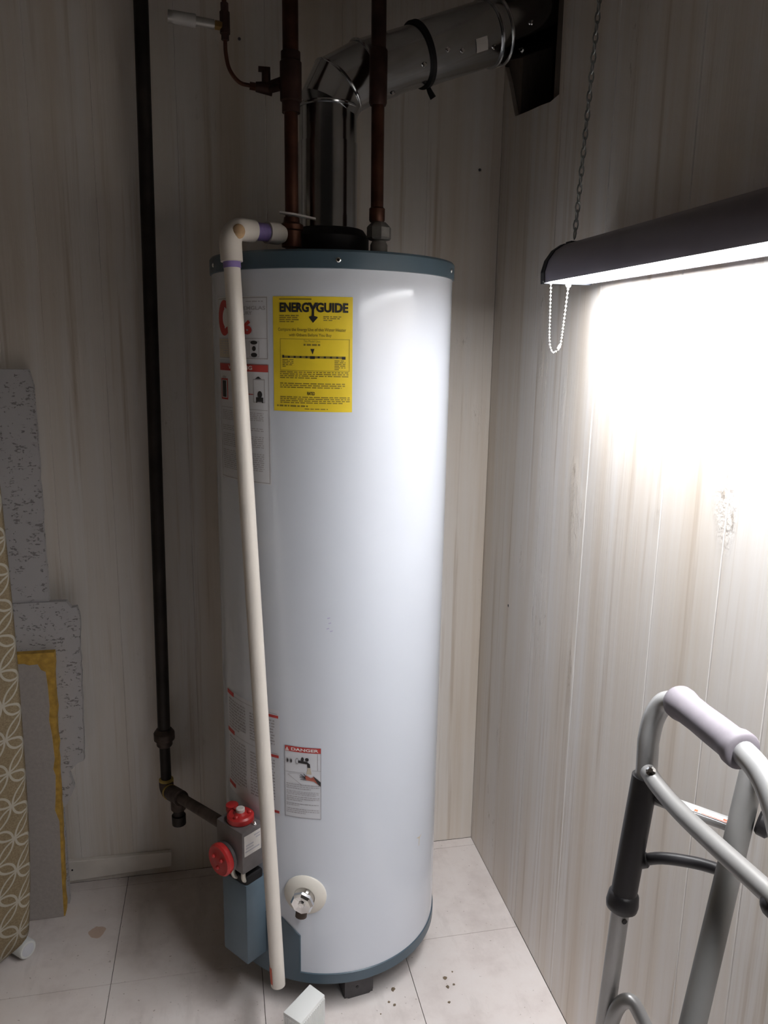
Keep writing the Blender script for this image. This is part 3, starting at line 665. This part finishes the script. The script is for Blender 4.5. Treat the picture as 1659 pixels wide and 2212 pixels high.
bm = B(); tube(bm, [e1+gd*.020, e1+gd*.030, tc+gd*.024], [.0165, .0175, .0170], 16); tube(bm, [tc, tc+V((0, 0, -.030))], .0165, 16); build('tee', bm, M_RUSTPIPE, gp, True)
bm = B(); tube(bm, [tc+V((0, 0, -.028)), tc+V((0, 0, -.048))], .0120, 14); tube(bm, [tc+V((0, 0, -.046)), tc+V((0, 0, -.068))], .0155, 14); build('drip_leg', bm, M_BLACKPIPE, gp, True)
bm = B(); tube(bm, [tc+gd*.020, VT], .0115, 16); build('inlet_nipple', bm, M_RUSTPIPE, gp, True)

# ------------------------------------------------------------------ hanging shop light
fx = thing('shop_light', 'dark tubular shop light glowing white underneath beside the right wall', 'lamp', (-.065, -1.3, 1.39))
FY0, FY1 = -.537, -1.747
LX0, LX1, LZ = -.107, -.026, 1.391          # lower edges of the housing and its height
prof = [(0, 0), (-.001, .016), (.004, .034), (.015, .050), (.030, .060), (.044, .061), (.059, .053), (.072, .038), (.080, .018), (.081, 0)]
inner = [(.0785, 0), (.0775, .017), (.070, .036), (.057, .050), (.043, .058), (.031, .057), (.017, .047), (.0065, .032), (.0015, .0155), (.0025, 0)]
P2 = lambda q: (LX0+q[0], LZ+q[1])
bm = B(); loop = [P2(q) for q in prof+inner]
a = [bm.verts.new((x, FY0, z)) for x, z in loop]; b = [bm.verts.new((x, FY1, z)) for x, z in loop]
for i in range(len(loop)):
    j = (i+1) % len(loop); bm.faces.new((a[i], b[i], b[j], a[j]))
build('housing', bm, M_HOUSING, fx, True, 40)
for y0, y1 in ((FY0+.012, FY0-.003), (FY1+.003, FY1-.012)):
    bm = B(); prism(bm, [(LX0+.0405+(q[0]-.0405)*1.03, y0, LZ+q[1]*1.02+(0 if q[1] > .001 else -.002)) for q in prof], (0, y1-y0, 0)); build('end_cap', bm, M_CAP, fx)
bm = B(); box(bm, (LX0+.0027, FY1, LZ+.0008), (LX0+.0783, FY0-.003, LZ+.004)); build('diffuser', bm, M_LAMP, fx)
bl = bpy.data.lights.new('led_strip', 'AREA'); bl.shape = 'RECTANGLE'; bl.size = .070; bl.size_y = 1.19
bl.energy = BEAM_WATTS; bl.color = LAMP_COLOR; bl.spread = math.radians(BEAM_SPREAD)
bo = bpy.data.objects.new('led_strip', bl); bo.location = ((LX0+LX1)/2 - fx.location.x, (FY0+FY1)/2 - fx.location.y, LZ+.0004 - fx.location.z); link(bo, fx)
for y in (-.550, -1.732):
    bm = B(); box(bm, (-.075, y-.010, LZ+.0605), (-.055, y+.010, LZ+.0635)); build('hanger_clip', bm, M_CAP, fx)
# beaded pull loop
P = curve_pts([(-0.0970, -0.5410, LZ-.003), (-0.0965, -0.5430, LZ-.05), (-0.0955, -0.5450, LZ-.092), (-0.0900, -0.5455, LZ-.1105), (-0.0820, -0.5465, LZ-.1085), (-0.0765, -0.5470, LZ-.098), (-0.0735, -0.5480, LZ-.06), (-0.0700, -0.5490, LZ-.008)], 24)
bm = B(); acc = 0; last = P[0]; sphere(bm, P[0], .0018, 8, 6)
for q in P[1:]:
    acc += (q-last).length; last = q
    if acc >= .0046: sphere(bm, q, .0021, 8, 6); acc = 0
tube(bm, P[::3], .0006, 5)
build('pull_chain', bm, M_BEAD, fx, True)['kind'] = 'stuff'
bm = B(); sphere(bm, (-0.0700, -0.5490, LZ-.004), .0048, 10, 8); build('chain_stop', bm, M_BEAD, fx, True)
bm = B(); tube(bm, [(-0.0805, -0.5467, LZ-.106), (-0.0775, -0.5470, LZ-.099)], .0026, 8); build('chain_clasp', bm, M_BEAD, fx, True)
hc_ = thing('hanging_chain', 'thin zinc chain hanging from the ceiling to the shop light', 'chain', (-.065, -.550, LZ+.063))
bm = B(); c0 = V((-.065, -.550, LZ+.069)); c1 = V((-.060, -.634, Z1)); cdv = (c1-c0).normalized(); n, b = frame_from(cdv); Lc = (c1-c0).length; k = 0; s_ = 0.0
while s_ < Lc-.008:
    w = n if k % 2 else b; o = c0+cdv*(s_+.007); pts = []
    for i in range(9):
        t_ = 2*PI*i/8; pts.append(o + cdv*(.0085*math.sin(t_)) + w*(.0038*math.cos(t_)))
    tube(bm, pts, .0012, 5, False); s_ += .0132; k += 1
build('chain_links', bm, M_CHAIN, hc_, True)['kind'] = 'stuff'

# ------------------------------------------------------------------ ceiling panels leaning on the back wall
def slab(name, label, outline, ybot, ytop, zt, thick, mat, back=None):
    """outline (x, z) leaning from ybot at the floor to ytop at height zt"""
    bm = B(); f = lambda x, z: V((x, ybot+(ytop-ybot)*z/zt, z))
    prism(bm, [f(x, z) for x, z in outline], (0, thick, 0))
    o = build(name, bm, mat); return o
def ragged(p, q, n, amp):
    out = []
    for k in range(n):
        t = k/n; out.append((p[0]+(q[0]-p[0])*t+random.uniform(-amp, amp)*(k > 0), p[1]+(q[1]-p[1])*t))
    return out
o = slab('ceiling_tile', '', [(-1.40, 1.226), (-1.40, .002)] + [(-1.003, .002)] + ragged((-1.003, .25), (-1.006, 1.215), 40, .0013) + [(-1.014, 1.226)], -.075, -.030, 1.226, .016, M_ACOU)
tag(o, 'tallest speckled white ceiling tile leaning on the back wall behind the curtain', 'ceiling tile', 'ceiling tiles leaning on the back wall')
o = slab('ceiling_tile', '', [(-1.40, .732), (-1.40, .002), (-1.02, .002), (-1.018, .248), (-1.000, .252), (-.990, .262), (-.979, .285), (-.974, .298), (-.980, .322), (-.984, .337), (-.975, .345), (-.963, .357), (-.952, .361)]
         + ragged((-.950, .362), (-.942, .712), 22, .0014) + [(-.947, .718), (-.958, .716), (-.968, .731)], -.0935, -.055, .73, .016, M_ACOU)
tag(o, 'shorter speckled white ceiling tile with a broken lower right corner', 'ceiling tile', 'ceiling tiles leaning on the back wall')
o = thing('fibreglass_panel', 'grey faced panel with torn yellow fibreglass edge in front of the white tiles', 'panel', (-1.10, -.10, 0))
f = lambda x, z, dy=0: V((x, -.1145+.030*z/.63+dy, z))
bm = B(); core = [(-1.40, .628), (-1.40, .001), (-1.006, .001)] + ragged((-1.004, .01), (-.994, .62), 30, .0016) + [(-.994, .627)]
prism(bm, [f(x, z) for x, z in core], (0, .018, 0)); build('fibreglass_core', bm, M_FIBRE, o)
bm = B(); face = [(-1.40, .606), (-1.40, .0015), (-1.0085, .0015), (-1.0080, .10), (-1.0055, .20), (-1.0050, .235), (-1.0125, .262), (-1.009, .30), (-1.0065, .345), (-1.0105, .36), (-1.0060, .385), (-1.0085, .44), (-1.0125, .475), (-1.0095, .505), (-1.0105, .55), (-1.013, .585), (-1.022, .590), (-1.028, .603), (-1.045, .602), (-1.056, .606)]
prism(bm, [f(x, z, -.0005) for x, z in face], (0, -.0012, 0)); build('facing_sheet', bm, M_FACING, o)

# ------------------------------------------------------------------ curtain and what lies under it
bm = B(); uvl = bm.loops.layers.uv.new('UVMap'); NU, NV = 70, 40; grid = []; ulen = [0]
def cpt(u, z):
    # runs from the wall side towards the camera, wavy, flaring slightly near the floor
    L = .60*u; base = V((-1.071-.26*u, -.205-.52*u, 0)); nrm = V((.89, -.45, 0))
    w = .022*math.sin(L*52+.9+.6*math.sin(z*2.2)) + .010*math.sin(L*23+z*1.3)
    sp = 1.0 + .10*max(0, 1-z/.5)
    base = base + V((.010*math.sin(z*2.6)-.012*(1-min(1, z/.3))**2, 0, 0))
    return base + nrm*(w*sp) + V((0, 0, z))
for i in range(NU+1):
    u = i/NU; grid.append([bm.verts.new(cpt(u, max(.010, .066-.55*u)*(1-j/NV) + 1.632*j/NV)) for j in range(NV+1)])
for i in range(NU): ulen.append(ulen[-1] + (cpt((i+1)/NU, .8)-cpt(i/NU, .8)).length)
for i in range(NU):
    for j in range(NV):
        fc = bm.faces.new((grid[i][j], grid[i+1][j], grid[i+1][j+1], grid[i][j+1]))
        for lp, (a, b) in zip(fc.loops, ((i, j), (i+1, j), (i+1, j+1), (i, j+1))): lp[uvl].uv = (ulen[a], 1.62*b/NV)
co = build('curtain', bm, M_CURT, None, True, 180)
md = co.modifiers.new('cloth_thickness', 'SOLIDIFY'); md.thickness = .0016
tag(co, 'tan curtain printed with white interlocking rings hanging at the left edge', 'curtain')
rod = thing('curtain_rod', 'white rod carrying the tan ring-patterned curtain above the frame', 'rod', (-1.05, -.21, 1.64))
bm = B(); tube(bm, [(-1.10, -.17, 1.645), (-1.39, -.83, 1.645)], .010, 14); build('bar', bm, M_PVC, rod, True)
for q in ((-1.32, -.671), (-1.38, -.807)):
    bm = B(); tube(bm, [(q[0], q[1], 1.650), (q[0], q[1], Z1)], .006, 10); build('drop', bm, M_PVC, rod, True)
sb = thing('pipe_stub', 'short white plastic pipe end poking out under the tan curtain', 'pipe', (-1.08, -.25, 0))
d_ = V((.62, -.55, -.0)).normalized(); q = V((-1.058, -.232, .0205))
bm = B(); tube(bm, [q-d_*.075, q-d_*.003, q], [.020, .020, .018], 22); build('tube', bm, M_BOXWHITE, sb, True)
bm = B(); tube(bm, [q-d_*.0005, q+d_*.0003], .014, 18); build('bore', bm, M_LABEL, sb)

# ------------------------------------------------------------------ ribbed white block in front
wbk = thing('ribbed_block', 'small white rectangular block with ribbed side standing before the heater', 'block', (-.51, -.58, 0))
H = .12
c = [V((-.494, -.540, 0)), V((-.470, -.570, 0)), V((-.520, -.624, 0)), V((-.548, -.594, 0))]
bm = B(); prism(bm, [p+V((0, 0, .0005)) for p in c], (0, 0, H)); bevel(bm, .0015, 2); build('body', bm, M_BOXWHITE, wbk, True)
e = (c[2]-c[1]); el_ = e.length; ed = e.normalized(); en = V((-ed.y, ed.x, 0)); en = en if en.x > 0 else -en
bm = B(); 
for k in range(17):
    p = c[1]+ed*(el_*(k+.5)/17); tube(bm, [p+V((0, 0, .003)), p+V((0, 0, H-.006))], .0013, 6)
build('ribs', bm, M_BOXWHITE, wbk)
e = (c[3]-c[2]); el_ = e.length; ed = e.normalized()
bm = B()
for k in range(9):
    p = c[2]+ed*(el_*(k+.5)/9); tube(bm, [p+V((0, 0, .003)), p+V((0, 0, H-.006))], .0010, 6)
build('ribs', bm, M_BOXWHITE, wbk)

# ------------------------------------------------------------------ crumbs on the floor
CR = [(-.202, -.449, .0045, 'elongated brown crumb at the upper left of the right-hand cluster on the floor'),
      (-.203, -.473, .0042, 'darkest brown crumb at the lower left of the right-hand floor cluster'),
      (-.189, -.469, .0033, 'small grey-brown crumb at the right side of the right-hand floor cluster'),
      (-.183, -.436, .0022, 'tiny crumb at the top of the right-hand floor cluster'),
      (-.211, -.510, .0032, 'pale crumb alone below the right-hand floor cluster'),
      (-.315, -.458, .0050, 'widest tan crumb on the floor just right of the heater foot'),
      (-.320, -.496, .0036, 'small brown crumb below the widest tan crumb near the heater foot'),
      (-.330, -.487, .0028, 'faint tan crumb just above the small brown crumb near the heater foot'),
      (-.352, -.512, .0020, 'tiny dark speck of debris in front of the heater foot'),
      (-.275, -.300, .0022, 'lone tiny crumb on the floor beside the heater base at the right')]
for (x, y, s_, lb) in CR:
    bm = B(); n = 7; pts = [(x + s_*random.uniform(.5, 1.2)*math.cos(2*PI*k/n), y + s_*random.uniform(.5, 1.2)*math.sin(2*PI*k/n), .0003) for k in range(n)]
    prism(bm, pts, (0, 0, s_*.3)); tag(build('crumb', bm, M_CRUMB), lb, 'crumb', 'crumbs of debris on the floor')

# ------------------------------------------------------------------ folding walker by the right wall
wk = thing('walker', 'grey folding walking frame with padded grip leaning by the right wall', 'walker', (-.14, -1.08, 0))
bm = B(); hpts = [(-.1525, -1.003, .60), (-.135, -1.003, .787), (-.1345, -1.000, .825)] + curve_pts([(-.1345, -1.000, .826), (-.1295, -.999, .853), (-.122, -1.005, .875), (-.115, -1.022, .8845)], 6)[1:] + [(-.118, -1.145, .8875)] + curve_pts([(-.118, -1.147, .8875), (-.1175, -1.170, .881), (-.1165, -1.192, .862), (-.115, -1.210, .83)], 6)[1:] + [(-.108, -1.27, .60), (-.095, -1.36, .02)]
tube(bm, hpts, .0128, 20); build('handle_tube', bm, M_WALKER, wk, True)
g0, g1_ = V((-.1135, -1.017, .8845)), V((-.1185, -1.146, .8880)); gg = g1_-g0; L_ = gg.length
bm = B(); lathe(bm, [(.0130, 0), (.0178, .001), (.0200, .006), (.0202, .014), (.0182, .026), (.0176, .05), (.0180, .075), (.0180, L_-.028), (.0182, L_-.020), (.0205, L_-.012), (.0205, L_-.003), (.0185, L_), (.0130, L_)], g0, gg, 28); build('hand_grip', bm, M_GRIP, wk, True, 60)
bm = B(); tube(bm, [(-.1358, -1.003, .780), (-.1505, -1.003, .618)], .0158, 22); sl = build('hinge_sleeve', bm, M_SLEEVE, wk, True)
bm = B(); lathe(bm, [(.0155, 0), (.0190, .003), (.0200, .010), (.0185, .022), (.0155, .026)], (-.1522, -1.003, .597), (.09, 0, 1), 24); build('collar', bm, M_SLEEVE, sl, True, 60)
bm = B(); tube(bm, [(-.1525, -1.003, .602), (-.157, -.996, .418), (-.166, -.985, .03)], .0112, 18); lg = build('leg', bm, M_WALKER, wk, True)
bm = B(); lathe(bm, [(.017, 0), (.018, .004), (.0145, .035), (.0125, .04)], (-.1665, -.985, 0), (0, 0, 1), 20); build('rubber_tip', bm, M_RUBBER, lg, True)
for (dx, zz) in ((.0, .588), (.0, .46)):
    bm = B(); lathe(bm, [(.0035, 0), (.0035, .001)], (-.1527-(.598-zz)*.024, -1.0142+(.6-zz)*.038-.0003, zz), (0, -1, 0), 10); build('adjust_hole', bm, M_INK, lg)
B0, B1 = V((-.062, -1.095, .842)), V((-.164, -1.176, .596)); bd = (B1-B0).normalized()
B2 = B0+bd*((.02-B0.z)/bd.z)
bm = B(); tube(bm, [B0, B2], .0132, 20); lgB = build('leg', bm, M_WALKERDK, wk, True)
bm = B(); lathe(bm, [(.017, 0), (.018, .004), (.0145, .035), (.0125, .04)], (B2.x, B2.y, 0), (0, 0, 1), 20); build('rubber_tip', bm, M_RUBBER, lgB, True)
bm = B(); tube(bm, [(-.0625, -1.095, .836), (-.085, -1.16, .858), (-.112, -1.205, .845)], .0075, 12); build('top_link', bm, M_WALKERDK, wk, True)
bm = B(); tube(bm, curve_pts([(-.144, -1.021, .797), (-.149, -1.052, .796), (-.156, -1.12, .800), (-.170, -1.268, .822), (-.175, -1.32, .830)], 6), .0098, 18); cb = build('cross_bar', bm, M_WALKERDK, wk, True)
bm = B(); sphere(bm, (-.170, -1.272, .8165), .0125, 14, 10); build('knob', bm, M_SLEEVE, wk, True)
bm = B(); lathe(bm, [(.006, 0), (.006, .002), (.003, .004)], (-.150, -1.036, .806), (-.5, -.4, .8), 8); build('rivet', bm, M_CHROME, wk)
bm = B(); tube(bm, [(-.130, -1.006, .760), (-.120, -1.026, .757), (-.106, -1.046, .755)], .0062, 12); build('black_brace', bm, M_SLEEVE, wk, True)
bm = B(); q0, q1 = V((-.126, -1.004, .752)), V((-.050, -1.088, .750)); dd = (q1-q0).normalized(); sd_ = V((0, 0, 1)).cross(dd)
M = Matrix((dd, sd_, V((0, 0, 1)))).transposed().to_4x4(); M.translation = q0
box(bm, (0, -.010, -.005), ((q1-q0).length, .010, .005), M); bevel(bm, .003, 2); fb = build('folding_bar', bm, M_WALKER, wk, True)
bm = B(); box(bm, (.050, -.0085, .0052), (.095, .0020, .0056), M); lb = build('bar_sticker', bm, M_WHITEINK, fb)
bm = B(); box(bm, (.052, -.0075, .0057), (.056, -.003, .0060), M); box(bm, (.060, -.0080, .0057), (.090, -.0070, .0060), M); box(bm, (.084, -.0055, .0057), (.088, -.002, .0060), M); build('sticker_red_print', bm, M_ORANGE, fb)
bm = B(); tube(bm, curve_pts([(-.136, -1.006, .666), (-.115, -1.022, .678), (-.085, -1.045, .684), (-.060, -1.065, .684)], 5), .0072, 14); build('side_bar', bm, M_SLEEVE, wk, True)
bm = B(); lathe(bm, [(.0085, 0), (.0105, .004), (.0095, .012), (.0075, .014)], (-.138, -1.005, .666), (.75, -.5, .3), 14); build('bar_socket', bm, M_SLEEVE, wk, True)
bm = B(); lathe(bm, [(.0115, 0), (.014, .003), (.014, .012), (.0115, .014)], B0+bd*.058+V((.010, -.012, 0)), (.6, -.7, -.15), 18); build('hinge_cap', bm, M_SLEEVE, wk, True)
bm = B(); q = B0+bd*.058+V((.016, -.020, 0)); tube(bm, [q, q+V((.05, -.09, -.02))], .0105, 16); build('rear_bar', bm, M_WALKERDK, wk, True)
bm = B(); tube(bm, curve_pts([(-.161, -1.010, .30), (-.1605, -1.014, .40), (-.1575, -1.018, .455), (-.147, -1.024, .4795), (-.136, -1.036, .474), (-.125, -1.075, .425), (-.125, -1.15, .30), (-.15, -1.27, .26)], 8), .0090, 16); br = build('lower_brace', bm, M_WALKER, wk, True)
bm = B(); sphere(bm, (-.163, -1.0225, .430), .0035, 8, 6); build('push_button', bm, M_INK, wk)
